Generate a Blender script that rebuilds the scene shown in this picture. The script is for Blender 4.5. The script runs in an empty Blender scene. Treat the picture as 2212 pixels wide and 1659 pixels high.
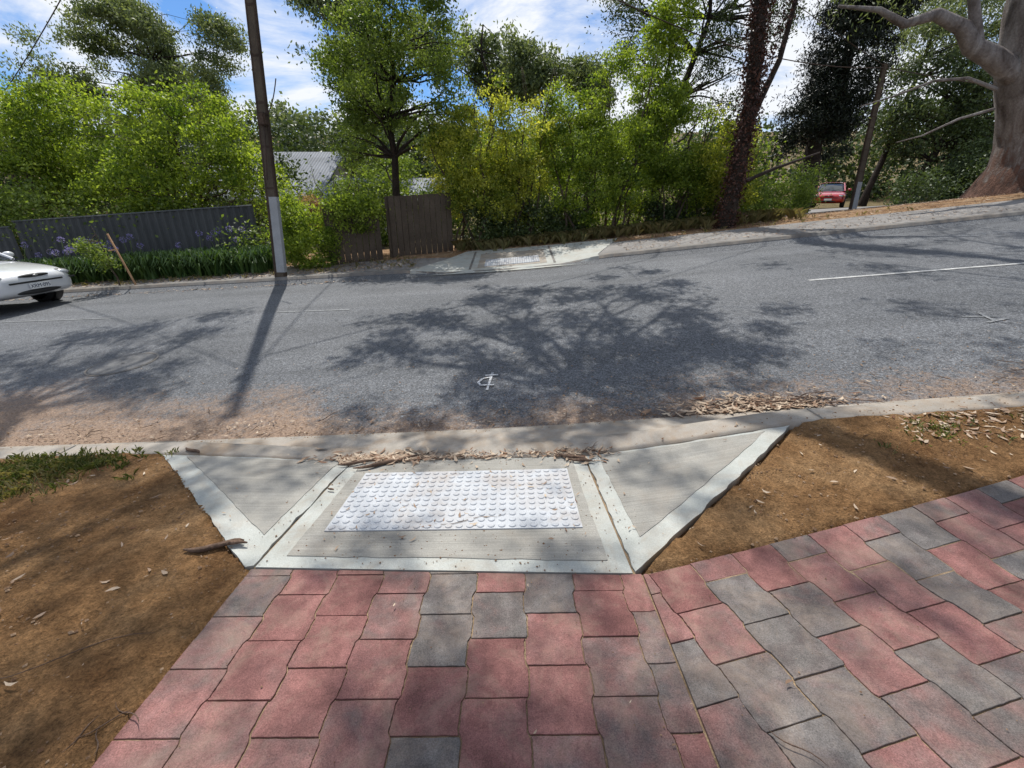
import bpy, bmesh, math, random
import numpy as np
from mathutils import Vector, noise, Matrix
random.seed(7); R=np.random.default_rng(11)
sc=bpy.context.scene
sc.view_settings.view_transform='Standard'; sc.view_settings.look='None'; sc.view_settings.exposure=0

# ------------------------------------------------------------------ terrain
def lerp(pts,v):
    if v<=pts[0][0]: return pts[0][1]
    for (a,b),(c,d) in zip(pts,pts[1:]):
        if v<=c: return b+(d-b)*(v-a)/(c-a)
    return pts[-1][1]
PV=[(-30,.6),(-6,.2),(0,0),(1.31,-.11),(2.35,-.118),(2.545,-.125),(2.56,-.25),(2.85,-.256),(6.6,-.03),(9.2,.05),(9.215,.17),(11.4,.30),(13,.3),(60,.3)]
PR=[(-30,.6),(-6,.2),(0,0),(1.31,-.11),(2.36,-.234),(2.42,-.242),(2.5,-.228),(2.6,-.236),(2.85,-.256),(6.6,-.03)]
def G(x):
    x=max(-25,min(25,x)); return .0825*x+.0225*(math.sqrt(x*x+.5)-.7)
SV=[(0,.3),(1.3,.4),(2.4,1),(12,1),(18,.62),(40,.35),(80,.1)]
SR=[(0,.3),(1.3,.26),(2.2,.42),(2.5,1),(12,1)]
def H(x,y):
    v=y+.04*x
    hv=lerp(PV,v)+lerp(SV,v)*G(x)
    if -1<v<2.85 and -2.4<x<1.8:
        t=min(1,max(0.02,(v-1.31)/1.0))
        xl=-1.09-1.15*t; xr=.5+1.16*t
        if x<-1.07: w=(x-xl)/(-1.07-xl)
        elif x>.49: w=(xr-x)/(xr-.49)
        else: w=1
        w=max(0,min(1,w))
        if v<1.31: w=1.0 if -1.09<x<.5 else 0
        hr=lerp(PR,v)+lerp(SR,v)*G(x)
        return hv*(1-w)+hr*w
    if 9.1<v<11.5 and -2.6<x<2.2:   # far kerb ramp dip
        w=min(1,max(0,min((x+2.3)/.9,(1.9-x)/.9)))
        dip=lerp([(9.1,0),(9.2,0),(9.22,.11),(11.3,0)],v)
        return hv-w*dip
    return hv

# ------------------------------------------------------------------ materials
def newmat(name):
    m=bpy.data.materials.new(name); m.use_nodes=True
    nt=m.node_tree; nt.nodes.clear()
    out=nt.nodes.new('ShaderNodeOutputMaterial'); b=nt.nodes.new('ShaderNodeBsdfPrincipled')
    nt.links.new(b.outputs[0],out.inputs[0])
    return m,nt,b,out
def N(nt,t,**k):
    n=nt.nodes.new(t)
    for a,v in k.items(): setattr(n,a,v)
    return n
def noise_n(nt,scale,detail=4,rough=.55,co=None,dist=0):
    n=N(nt,'ShaderNodeTexNoise'); n.inputs['Scale'].default_value=scale; n.inputs['Detail'].default_value=detail
    n.inputs['Roughness'].default_value=rough; n.inputs['Distortion'].default_value=dist
    if co is not None: nt.links.new(co,n.inputs['Vector'])
    return n.outputs[0]
def ramp(nt,fac,stops):
    r=N(nt,'ShaderNodeValToRGB'); e=r.color_ramp.elements
    e[0].position=stops[0][0]; e[0].color=(*stops[0][1],1); e[1].position=stops[-1][0]; e[1].color=(*stops[-1][1],1)
    for p,c in stops[1:-1]:
        q=e.new(p); q.color=(*c,1)
    nt.links.new(fac,r.inputs[0]); return r.outputs[0]
def mix(nt,fac,a,b,mode='MIX'):
    m=N(nt,'ShaderNodeMix',data_type='RGBA',blend_type=mode)
    for i,v in ((0,fac),(6,a),(7,b)):
        if isinstance(v,bpy.types.NodeSocket): nt.links.new(v,m.inputs[i])
        elif i==0: m.inputs[0].default_value=v
        else: m.inputs[i].default_value=(*v,1)
    return m.outputs[2]
def mth(nt,op,a,b=0,c=None):
    m=N(nt,'ShaderNodeMath',operation=op)
    for i,v in enumerate((a,b) if c is None else (a,b,c)):
        if isinstance(v,bpy.types.NodeSocket): nt.links.new(v,m.inputs[i])
        else: m.inputs[i].default_value=v
    return m.outputs[0]
def objco(nt): return N(nt,'ShaderNodeTexCoord').outputs['Object']
def bump(nt,b,h,strength,dist=.01):
    n=N(nt,'ShaderNodeBump'); n.inputs['Strength'].default_value=strength; n.inputs['Distance'].default_value=dist
    nt.links.new(h,n.inputs['Height']); nt.links.new(n.outputs[0],b.inputs['Normal'])
def g3(v): return (v,v,v)
def mat_basic(name,c1,c2,scale=8,fine=80,finev=.25,rough=.85,bs=.3,bd=.01,metal=0,spec=.3):
    m,nt,b,o=newmat(name); co=objco(nt)
    base=ramp(nt,noise_n(nt,scale,6,.6,co),[(.3,c1),(.7,c2)])
    f=noise_n(nt,fine,3,.6,co)
    sp=ramp(nt,f,[(.3,g3(1-finev)),(.7,g3(1+finev))])
    nt.links.new(mix(nt,1,base,sp,'MULTIPLY'),b.inputs['Base Color'])
    b.inputs['Roughness'].default_value=rough; b.inputs['Metallic'].default_value=metal
    b.inputs['Specular IOR Level'].default_value=spec
    if bs: bump(nt,b,f,bs,bd)
    return m
def mat_leaf(name,ca,cb,trans=.45,rough=.5,spec=.35):
    m,nt,b,o=newmat(name)
    at=N(nt,'ShaderNodeAttribute',attribute_name='lv')
    mid=tuple((x+y)/2 for x,y in zip(ca,cb))
    col=ramp(nt,at.outputs['Fac'],[(0,ca),(.5,mid),(1,cb)])
    nt.links.new(col,b.inputs['Base Color']); b.inputs['Roughness'].default_value=rough
    b.inputs['Specular IOR Level'].default_value=spec
    if trans<=0: return m
    tr=N(nt,'ShaderNodeBsdfTranslucent'); 
    tc=mix(nt,1,col,(1.7,1.7,.8),'MULTIPLY'); nt.links.new(tc,tr.inputs[0])
    ms=N(nt,'ShaderNodeMixShader'); ms.inputs[0].default_value=trans
    nt.links.new(b.outputs[0],ms.inputs[1]); nt.links.new(tr.outputs[0],ms.inputs[2]); nt.links.new(ms.outputs[0],o.inputs[0])
    return m

def mat_road():
    m,nt,b,o=newmat('asphalt'); co=objco(nt)
    sx=N(nt,'ShaderNodeSeparateXYZ'); nt.links.new(co,sx.inputs[0])
    v=mth(nt,'MULTIPLY_ADD',sx.outputs[0],.04,sx.outputs[1])
    big=noise_n(nt,.5,5,.6,co); agg=noise_n(nt,120,2,.7,co); ag2=noise_n(nt,38,3,.65,co)
    vo=N(nt,'ShaderNodeTexVoronoi'); vo.inputs['Scale'].default_value=75; nt.links.new(co,vo.inputs['Vector'])
    base=ramp(nt,big,[(.3,(.104,.110,.119)),(.7,(.150,.155,.163))])
    base=mix(nt,1,base,ramp(nt,agg,[(.3,g3(.35)),(.55,g3(1.0)),(.75,g3(2.1))]),'MULTIPLY')
    base=mix(nt,1,base,ramp(nt,ag2,[(.3,g3(.68)),(.7,g3(1.32))]),'MULTIPLY')
    cell=ramp(nt,vo.outputs['Color'],[(.2,g3(.6)),(.8,g3(1.45))]); base=mix(nt,.8,base,cell,'MULTIPLY')
    mp=N(nt,'ShaderNodeMapping'); mp.inputs['Scale'].default_value=(.12,1.6,1); nt.links.new(co,mp.inputs[0])
    st=noise_n(nt,1.3,4,.6,mp.outputs[0]); base=mix(nt,.8,base,ramp(nt,st,[(.35,g3(.80)),(.65,g3(1.17))]),'MULTIPLY')
    edge=noise_n(nt,.9,5,.65,co)
    lim=mth(nt,'MULTIPLY_ADD',edge,1.9,2.35)
    lx=mth(nt,'MAXIMUM',mth(nt,'MULTIPLY',mth(nt,'ADD',sx.outputs[0],.6),-.2),0)
    lx=mth(nt,'MINIMUM',lx,.9)
    lim=mth(nt,'ADD',lim,lx)
    d=mth(nt,'DIVIDE',mth(nt,'SUBTRACT',lim,v),.75)
    fine=noise_n(nt,22,5,.75,co)
    d=mth(nt,'ADD',d,mth(nt,'MULTIPLY',mth(nt,'SUBTRACT',fine,.5),2.6))
    cl=N(nt,'ShaderNodeClamp'); nt.links.new(d,cl.inputs[0]); 
    dm=mth(nt,'MULTIPLY',cl.outputs[0],.85)
    dirt=ramp(nt,noise_n(nt,60,4,.7,co),[(.3,(.15,.09,.055)),(.7,(.42,.29,.195))])
    base=mix(nt,dm,base,dirt)
    nt.links.new(base,b.inputs['Base Color']); b.inputs['Roughness'].default_value=.8
    b.inputs['Specular IOR Level'].default_value=.35
    bump(nt,b,mth(nt,'ADD',agg,ag2),.8,.009)
    return m
def mat_brick():
    m,nt,b,o=newmat('paver_clay'); co=objco(nt)
    at=N(nt,'ShaderNodeAttribute',attribute_name='lv')
    pn=noise_n(nt,9,4,.6,co,.4)
    f0=mth(nt,'ADD',at.outputs['Fac'],mth(nt,'MULTIPLY',mth(nt,'SUBTRACT',pn,.5),.95))
    col=ramp(nt,f0,[(0,(.175,.078,.070)),(.3,(.235,.110,.098)),(.52,(.200,.108,.098)),(.68,(.165,.115,.105)),(.82,(.128,.108,.101)),(1,(.155,.140,.130))])
    g=noise_n(nt,16,5,.7,co); col=mix(nt,.9,col,ramp(nt,g,[(.3,g3(.70)),(.7,g3(1.34))]),'MULTIPLY')
    f=noise_n(nt,260,3,.75,co); col=mix(nt,1,col,ramp(nt,f,[(.3,g3(.55)),(.7,g3(1.45))]),'MULTIPLY')
    bl=noise_n(nt,5,6,.75,co,.6); col=mix(nt,ramp(nt,bl,[(.47,g3(0)),(.8,g3(.6))]),col,(.33,.25,.19))
    dk=noise_n(nt,2.3,5,.7,co,.3); col=mix(nt,1,col,ramp(nt,dk,[(.35,g3(.80)),(.6,g3(1.12))]),'MULTIPLY')
    nt.links.new(col,b.inputs['Base Color']); b.inputs['Roughness'].default_value=.85; b.inputs['Specular IOR Level'].default_value=.25
    bump(nt,b,mth(nt,'ADD',f,g),.5,.004); return m
def mat_soil(name,c1,c2,c3):
    m,nt,b,o=newmat(name); co=objco(nt)
    a=noise_n(nt,3,6,.65,co); f=noise_n(nt,110,4,.75,co); k=noise_n(nt,28,4,.7,co)
    col=ramp(nt,a,[(.3,c1),(.5,c2),(.72,c3)])
    col=mix(nt,1,col,ramp(nt,f,[(.3,g3(.45)),(.7,g3(1.45))]),'MULTIPLY')
    col=mix(nt,1,col,ramp(nt,k,[(.3,g3(.62)),(.7,g3(1.32))]),'MULTIPLY')
    nt.links.new(col,b.inputs['Base Color']); b.inputs['Roughness'].default_value=.95; b.inputs['Specular IOR Level'].default_value=.1
    bump(nt,b,mth(nt,'ADD',f,k),1.0,.02); return m
def mat_broom():
    m,nt,b,o=newmat('broomed_concrete'); co=objco(nt)
    mp=N(nt,'ShaderNodeMapping'); mp.inputs['Scale'].default_value=(3,170,3); nt.links.new(co,mp.inputs[0])
    s=noise_n(nt,1.0,3,.6,mp.outputs[0]); a=noise_n(nt,3.5,6,.65,co); f=noise_n(nt,160,3,.7,co)
    col=ramp(nt,a,[(.3,(.235,.225,.200)),(.7,(.33,.318,.285))])
    col=mix(nt,1,col,ramp(nt,s,[(.3,g3(.84)),(.7,g3(1.14))]),'MULTIPLY')
    col=mix(nt,1,col,ramp(nt,f,[(.3,g3(.85)),(.7,g3(1.15))]),'MULTIPLY')
    st=noise_n(nt,2.2,6,.7,co,.5); col=mix(nt,ramp(nt,st,[(.5,g3(0)),(.75,g3(.4))]),col,(.24,.185,.135))
    nt.links.new(col,b.inputs['Base Color']); b.inputs['Roughness'].default_value=.85; b.inputs['Specular IOR Level'].default_value=.25
    bump(nt,b,mth(nt,'ADD',s,f),.4,.004); return m
def mat_smoothconc(name,c1,c2,stain=.5):
    m,nt,b,o=newmat(name); co=objco(nt)
    a=noise_n(nt,5,6,.65,co); f=noise_n(nt,190,3,.7,co)
    col=ramp(nt,a,[(.3,c1),(.7,c2)])
    col=mix(nt,1,col,ramp(nt,f,[(.3,g3(.82)),(.7,g3(1.15))]),'MULTIPLY')
    st=noise_n(nt,3.2,7,.75,co,.7); col=mix(nt,ramp(nt,st,[(.46,g3(0)),(.70,g3(stain))]),col,(.28,.20,.13))
    nt.links.new(col,b.inputs['Base Color']); b.inputs['Roughness'].default_value=.75; b.inputs['Specular IOR Level'].default_value=.3
    bump(nt,b,f,.25,.003); return m
def mat_gumtrunk():
    m,nt,b,o=newmat('gum_trunk_bark'); co=objco(nt)
    sx=N(nt,'ShaderNodeSeparateXYZ'); nt.links.new(co,sx.inputs[0])
    mp=N(nt,'ShaderNodeMapping'); mp.inputs['Scale'].default_value=(2.2,2.2,.7); nt.links.new(co,mp.inputs[0])
    a=noise_n(nt,1.3,6,.65,mp.outputs[0],.6); st=noise_n(nt,4,5,.7,mp.outputs[0]); f=noise_n(nt,22,4,.7,co)
    col=ramp(nt,a,[(.32,(.10,.08,.07)),(.5,(.23,.20,.185)),(.68,(.37,.345,.33))])
    col=mix(nt,1,col,ramp(nt,f,[(.3,g3(.75)),(.7,g3(1.18))]),'MULTIPLY')
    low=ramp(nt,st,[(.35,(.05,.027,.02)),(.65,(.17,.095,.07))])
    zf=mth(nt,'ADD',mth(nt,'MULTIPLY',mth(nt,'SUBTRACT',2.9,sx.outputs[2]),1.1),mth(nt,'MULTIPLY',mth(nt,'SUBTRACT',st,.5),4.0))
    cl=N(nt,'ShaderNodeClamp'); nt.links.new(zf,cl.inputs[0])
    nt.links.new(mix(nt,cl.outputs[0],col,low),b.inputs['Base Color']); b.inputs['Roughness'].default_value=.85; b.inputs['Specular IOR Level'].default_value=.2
    bump(nt,b,mth(nt,'ADD',st,f),.8,.05); return m

M={}
M['road']=mat_road(); M['brick']=mat_brick(); M['gumtrunk']=mat_gumtrunk()
M['soil']=mat_soil('bare_soil',(.165,.085,.036),(.275,.155,.07),(.38,.235,.118))
M['farsoil']=mat_soil('leaf_strewn_soil',(.20,.115,.06),(.33,.205,.115),(.43,.31,.19))
M['ground']=mat_soil('ground_soil',(.07,.07,.03),(.16,.12,.06),(.22,.17,.09))
M['sand']=mat_basic('joint_sand',(.15,.10,.06),(.33,.24,.145),14,200,.4)
M['broom']=mat_broom()
M['conc']=mat_smoothconc('trowelled_concrete',(.34,.352,.322),(.44,.452,.42),.5)
M['kerb']=mat_smoothconc('kerb_concrete',(.25,.225,.190),(.37,.335,.29),.8)
M['fkerb']=mat_smoothconc('weathered_kerb',(.10,.095,.09),(.20,.19,.175),.4)
M['tact']=mat_smoothconc('white_tactile',(.39,.405,.425),(.50,.52,.54),.5)
M['path']=mat_basic('old_path',(.17,.16,.15),(.26,.245,.23),2,90,.3)
M['lid']=mat_basic('cast_lid',(.10,.10,.10),(.16,.16,.16),3,90,.3)
M['paint']=mat_basic('road_paint',(.25,.25,.25),(.55,.55,.53),9,60,.3,.7)
M['faintpaint']=mat_basic('worn_paint',(.15,.155,.16),(.26,.265,.265),14,60,.5,.7)
M['chalk']=mat_basic('spray_mark',(.30,.31,.31),(.75,.75,.75),30,120,.5,.9)
M['bark']=mat_basic('bark',(.05,.035,.025),(.12,.09,.065),5,30,.4,.95,.8,.03)
M['bark_d']=mat_basic('dark_bark',(.018,.013,.010),(.05,.036,.028),5,30,.4,.95,.8,.03)
M['bark_e']=mat_basic('gum_bark',(.15,.125,.11),(.34,.31,.285),1.6,9,.25,.8,.4,.03)
M['litter']=mat_leaf('dry_leaf',(.15,.07,.035),(.52,.42,.31),.0,.7,.2)
M['vine']=mat_leaf('dead_vine',(.035,.013,.008),(.11,.045,.028),0)
M['peb']=mat_leaf('pebbles',(.14,.075,.04),(.36,.25,.16),.0,.9,.1)
M['grass']=mat_leaf('grass_blade',(.10,.15,.035),(.38,.32,.16),.2)
L={}
L['bright']=mat_leaf('bright_leaf',(.075,.130,.018),(.31,.385,.06),.5)
L['yellow']=mat_leaf('yellow_leaf',(.10,.155,.022),(.46,.46,.085),.5)
L['mid']=mat_leaf('mid_leaf',(.06,.10,.022),(.23,.30,.065),.42)
L['gum']=mat_leaf('gum_leaf',(.06,.09,.042),(.22,.26,.12),.32)
L['dark']=mat_leaf('dark_leaf',(.022,.038,.014),(.10,.14,.045),.22)
L['needle']=mat_leaf('conifer_needles',(.006,.011,.006),(.025,.035,.017),0)
L['brown']=mat_leaf('brown_leaf',(.20,.12,.065),(.40,.27,.15),.3)
L['aga']=mat_leaf('strap_leaf',(.03,.07,.018),(.10,.17,.04),.2)
L['flower']=mat_leaf('purple_petal',(.16,.13,.42),(.38,.34,.72),.3)
def glossy(name,c,rough=.3,metal=0,coat=0,spec=.5):
    m,nt,b,o=newmat(name); co=objco(nt)
    col=ramp(nt,noise_n(nt,4,4,.6,co),[(.3,tuple(x*.93 for x in c)),(.7,c)])
    nt.links.new(col,b.inputs['Base Color']); b.inputs['Roughness'].default_value=rough
    b.inputs['Metallic'].default_value=metal; b.inputs['Coat Weight'].default_value=coat; b.inputs['Coat Roughness'].default_value=.05
    b.inputs['Specular IOR Level'].default_value=spec; return m

# ------------------------------------------------------------------ mesh helpers
def link(o,parent=None):
    bpy.context.collection.objects.link(o)
    if parent: o.parent=parent
    return o
def mesh_obj(name,verts,faces,mat,parent=None,smooth=False,lv=None):
    me=bpy.data.meshes.new(name); me.from_pydata([tuple(v) for v in verts],[],faces); 
    for mm in (mat if isinstance(mat,list) else [mat]): me.materials.append(mm)
    if lv is not None:
        a=me.attributes.new('lv','FLOAT','FACE'); a.data.foreach_set('value',np.array(lv,dtype=np.float32))
    if smooth: me.polygons.foreach_set('use_smooth',[True]*len(me.polygons))
    me.update(); return link(bpy.data.objects.new(name,me),parent)
def np_obj(name,V,k,mat,lv,parent=None,smooth=False):
    n=len(V)//k
    me=bpy.data.meshes.new(name); me.vertices.add(len(V)); me.vertices.foreach_set('co',np.asarray(V,dtype=np.float32).ravel())
    me.loops.add(len(V)); me.loops.foreach_set('vertex_index',np.arange(len(V),dtype=np.int32))
    me.polygons.add(n); me.polygons.foreach_set('loop_start',np.arange(n,dtype=np.int32)*k)
    try: me.polygons.foreach_set('loop_total',np.full(n,k,dtype=np.int32))
    except Exception: pass
    a=me.attributes.new('lv','FLOAT','FACE'); a.data.foreach_set('value',np.asarray(lv,dtype=np.float32))
    me.materials.append(mat); me.update(calc_edges=True); me.validate()
    return link(bpy.data.objects.new(name,me),parent)
def empty(name,loc=(0,0,0)):
    e=bpy.data.objects.new(name,None); e.location=loc; e.empty_display_size=.2; return link(e)
def frange(a,b,s):
    n=max(1,int(round((b-a)/s))); return [a+(b-a)*i/n for i in range(n+1)]
def sheet(name,us,vs,mat,zf,parent=None,smooth=True):
    V=[];F=[]
    for v in vs:
        for u in us:
            x=u;y=v-.04*u; V.append((x,y,zf(x,y)))
    n=len(us)
    for j in range(len(vs)-1):
        for i in range(n-1):
            a=j*n+i; F.append((a,a+1,a+n+1,a+n))
    return mesh_obj(name,V,F,mat,parent,smooth)
def drape(name,poly,mat,off,step=.12,skirt=.04,parent=None,jag=0):
    if jag:
        q=[]
        for i in range(len(poly)):
            a=Vector(poly[i]);b=Vector(poly[(i+1)%len(poly)]); n=max(1,int((b-a).length/.035)); d=(b-a).normalized(); nn=Vector((-d.y,d.x))
            for k in range(n):
                p=a.lerp(b,k/n); q.append(tuple(p+nn*(noise.noise(Vector((p.x*9,p.y*9,i)))*jag+noise.noise(Vector((p.x*35,p.y*35,i)))*jag*.5)) if k else tuple(p))
        poly=q
    bm=bmesh.new(); f=bm.faces.new([bm.verts.new((p[0],p[1],0)) for p in poly])
    xs=[p[0] for p in poly]; ys=[p[1] for p in poly]
    k=math.ceil(min(xs)/step)
    while k*step<max(xs):
        bmesh.ops.bisect_plane(bm,geom=bm.verts[:]+bm.edges[:]+bm.faces[:],plane_co=(k*step,0,0),plane_no=(1,0,0)); k+=1
    k=math.ceil(min(ys)/step)
    while k*step<max(ys):
        bmesh.ops.bisect_plane(bm,geom=bm.verts[:]+bm.edges[:]+bm.faces[:],plane_co=(0,k*step,0),plane_no=(0,1,0)); k+=1
    for v in bm.verts: v.co.z=H(v.co.x,v.co.y)+off
    bmesh.ops.recalc_face_normals(bm,faces=bm.faces)
    if sum(f.normal.z for f in bm.faces)<0: bmesh.ops.reverse_faces(bm,faces=bm.faces)
    if skirt:
        be=[e for e in bm.edges if e.is_boundary]
        r=bmesh.ops.extrude_edge_only(bm,edges=be)
        for g in r['geom']:
            if isinstance(g,bmesh.types.BMVert): g.co.z-=skirt
    me=bpy.data.meshes.new(name); bm.to_mesh(me); bm.free(); me.materials.append(mat)
    return link(bpy.data.objects.new(name,me),parent)
class Tubes:
    def __init__(s): s.V=[];s.F=[]
    def add(s,pts,rad,sides=7,cap=True):
        base=len(s.V); n=len(pts)
        for i,p in enumerate(pts):
            p=Vector(p); a=Vector(pts[max(0,i-1)]); b=Vector(pts[min(n-1,i+1)]); d=(b-a)
            if d.length<1e-6: d=Vector((0,0,1))
            d.normalize(); q=Vector((1,0,0)) if abs(d.z)>.8 else Vector((0,0,1)); q=(q-d*q.dot(d)).normalized(); w=d.cross(q)
            for k in range(sides):
                t=2*math.pi*k/sides; s.V.append(p+(q*math.cos(t)+w*math.sin(t))*rad[i])
        for i in range(n-1):
            for k in range(sides):
                k2=(k+1)%sides; a=base+i*sides
                s.F.append((a+k,a+k2,a+sides+k2,a+sides+k))
        if cap: s.F.append(tuple(base+(n-1)*sides+k for k in range(sides)))
    def obj(s,name,mat,parent=None): return mesh_obj(name,s.V,s.F,mat,parent,True)
def curve_pts(a,b,n,bend,rnd,sag=0):
    a=Vector(a);b=Vector(b); L_=(b-a).length; out=[]
    off=Vector((rnd.uniform(-1,1),rnd.uniform(-1,1),rnd.uniform(-.3,1)))*bend*L_
    for i in range(n+1):
        t=i/n; p=a.lerp(b,t)+off*math.sin(math.pi*t)*(1-t*.4)
        if 0<i<n: p+=Vector((rnd.uniform(-1,1),rnd.uniform(-1,1),rnd.uniform(-1,1)))*L_*.025
        p.z-=sag*math.sin(math.pi*t); out.append(p)
    return out
def leaf_verts(C,size,asp,droop=.0,rng=R,flat=0.):
    n=len(C); d=rng.normal(size=(n,3)); d[:,2]-=droop; d[:,2]*=(1-flat)
    d/=np.linalg.norm(d,axis=1)[:,None]
    u=rng.normal(size=(n,3)); u-=d*np.sum(u*d,axis=1)[:,None]; u/=np.linalg.norm(u,axis=1)[:,None]
    s=(size*rng.uniform(.6,1.35,n))[:,None]
    nrm=np.cross(d,u); fold=s*.12
    V=np.empty((n,4,3)); V[:,0]=C-d*s*.5; V[:,1]=C+u*s*asp*.5+nrm*fold; V[:,2]=C+d*s*.5; V[:,3]=C-u*s*asp*.5+nrm*fold
    return V.reshape(-1,3)
def crown_centres(ells,n,rnd,nscale=.6,thr=-.05,shell=.45):
    vol=[e[3]*e[4]*e[5] for e in ells]; out=[]; tries=0
    sd=rnd.uniform(0,100)
    while len(out)<n and tries<n*40:
        tries+=1
        e=rnd.choices(ells,vol)[0]
        p=Vector((rnd.gauss(0,1),rnd.gauss(0,1),rnd.gauss(0,1))).normalized()*(rnd.random()**(1/3)*(1-shell)+shell*rnd.random()**.3)
        q=Vector((e[0]+p.x*e[3],e[1]+p.y*e[4],e[2]+p.z*e[5]))
        if noise.noise(q*nscale+Vector((sd,0,0)))<thr: continue
        out.append(q)
    return out
def tree(name,base,ells,nclump,per,size,mat,bark,seed,trunk_r=.15,fork=.45,asp=.5,droop=.3,cr=.38,nscale=.6,thr=-.05,stems=1,limbs=.3,twig=.010):
    rnd=random.Random(seed); rng=np.random.default_rng(seed)
    root=empty(name,(0,0,0)); T=Tubes()
    zt=max(e[2]+e[5]*.5 for e in ells); cx=sum(e[0] for e in ells)/len(ells); cy=sum(e[1] for e in ells)/len(ells)
    cs=crown_centres(ells,nclump,rnd,nscale,thr)
    forks=[]
    for s in range(stems):
        b=Vector(base)+Vector((rnd.uniform(-1,1),rnd.uniform(-1,1),0))*(.0 if stems==1 else .45); b.z-=.15
        top=Vector((cx+rnd.uniform(-1,1)*(.2 if stems==1 else 1.1),cy+rnd.uniform(-.3,.3),zt))
        n=8; pts=curve_pts(b,top,n,.05,rnd); r0=trunk_r*(1 if stems==1 else rnd.uniform(.5,1))
        rad=[r0*(1.25 if i==0 else 1)*(1-.85*i/n) for i in range(n+1)]
        T.add(pts,rad,9)
        for i in range(n+1):
            if i/n>=fork*.7: forks.append((pts[i],rad[i]))
    for c in cs:
        if rnd.random()>limbs: continue
        cand=[f for f in forks if f[0].z<c.z+.3] or forks
        f=min(cand,key=lambda f:(f[0]-c).length+rnd.uniform(0,.8))
        m=5; pts=curve_pts(f[0],c,m,.10,rnd); r=max(twig,min(f[1]*.55,.02+.014*(f[0]-c).length))
        T.add(pts,[r*(1-.8*i/m) for i in range(m+1)],5)
    T.obj('trunk_and_limbs',bark,root)
    Cs=[];lv=[]
    for c in cs:
        k=max(3,int(per*rnd.uniform(.5,1.5))); r=cr*rnd.uniform(.6,1.3)
        P=rng.normal(size=(k,3))*np.array([r,r,r*.6])*.6+np.array(c); Cs.append(P)
        b0=rnd.gauss(.5,.26)
        lv.append(np.clip(b0+rng.normal(size=k)*.26,0,1))
    Cs=np.concatenate(Cs); lv=np.concatenate(lv)
    np_obj('foliage',leaf_verts(Cs,size,asp,droop,rng),4,mat,lv,root)
    return root
def mass(name,ells,nclump,per,size,mat,seed,asp=.6,droop=.2,cr=.5,thr=-.2,nscale=.5):
    rnd=random.Random(seed); rng=np.random.default_rng(seed)
    cs=crown_centres(ells,nclump,rnd,nscale,thr,.5); Cs=[];lv=[]
    for c in cs:
        k=max(3,int(per*rnd.uniform(.5,1.5))); r=cr*rnd.uniform(.6,1.3)
        Cs.append(rng.normal(size=(k,3))*np.array([r,r,r*.7])*.6+np.array(c)); b0=rnd.gauss(.5,.22)
        lv.append(np.clip(b0+rng.normal(size=k)*.2,0,1))
    Cs=np.concatenate(Cs); lv=np.concatenate(lv)
    return np_obj(name,leaf_verts(Cs,size,asp,droop,rng),4,mat,lv)
def box(name,c,s,mat,parent=None,rot=0,bev=0):
    bm=bmesh.new(); bmesh.ops.create_cube(bm,size=1); bmesh.ops.scale(bm,vec=s,verts=bm.verts)
    if bev: bmesh.ops.bevel(bm,geom=bm.edges[:],offset=bev,segments=2,affect='EDGES')
    me=bpy.data.meshes.new(name); bm.to_mesh(me); bm.free(); me.materials.append(mat)
    o=bpy.data.objects.new(name,me); o.location=c; o.rotation_euler=(0,0,rot); return link(o,parent)

# ------------------------------------------------------------------ ground sheets
usn=sorted(set([round(x,3) for x in frange(-6,6,.5)+[-150,-100,-70,-50,-40,-32,-26,-22,-18,-15,-12,-10,-8,-7,7,8,10,12,15,18,22,26,32,40,50,70,100,150]]))
vsg=[-60,-40,-25,-15,-8,-4,-1.5]+frange(0,2.3,.46)+[2.42,2.6,2.85,4,5.5,6.6,8,9.0,9.19,9.24,9.6,10,10.6,11.4,12,13,14.5,16,18,21,25,30,36,44,55,70,90,120,200]
def gz(x,y):
    v=y+.04*x; h=H(x,y)
    if v<9.6: return h-.10
    if v<12.5: return h-.05
    if -30<x<-3 and v>16: h-=min(1.,(v-16)/6)*.9*min(1,(-3-x)/3)
    if v>40: h+=(v-40)*.18
    return h-.02
sheet('ground',usn,vsg,M['ground'],gz)
ur=frange(-60,-12,2)+frange(-11.5,12,.25)+frange(14,60,2)
sheet('road',ur,frange(2.80,9.21,.2),M['road'],lambda x,y:H(x,y))
uk=frange(-60,-8,2)+frange(-7.8,8,.1)+frange(10,60,2)
sheet('kerb',uk,[2.365,2.38,2.41,2.46,2.50,2.54,2.548,2.562,2.6,2.7,2.80,2.84],M['kerb'],lambda x,y:H(x,y)+(.012 if 2.37<y+.04*x<2.83 else -.03))
def fk(x,y):
    v=y+.04*x
    if v<9.17: return H(x,y)+.006
    return H(x,v-.04*x)+(.012 if v<9.37 else -.05)
sheet('kerb',uk,[9.02,9.10,9.165,9.187,9.2155,9.23,9.3,9.36,9.38],M['fkerb'],fk)
sheet('footpath',frange(-40,-11,1)+frange(-10.8,12,.3)+frange(13,40,1),[9.37]+frange(9.5,10.75,.25),M['path'],lambda x,y:H(x,y)+.008)
sheet('dirt_verge',frange(-40,-11,1)+frange(-10.8,14,.3)+frange(15,40,1),frange(10.73,13.6,.2),M['farsoil'],lambda x,y:H(x,y)-.004+.035*noise.noise(Vector((x*1.3,y*1.3,0)))*min(1,max(0,(y+.04*x-10.7)*2)))
drape('driveway',[(6.2,13.3),(14.5,13.0),(17,17),(19,22),(14,24),(11,17),(7.0,15.2)],M['path'],.03,.8,.1)

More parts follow.
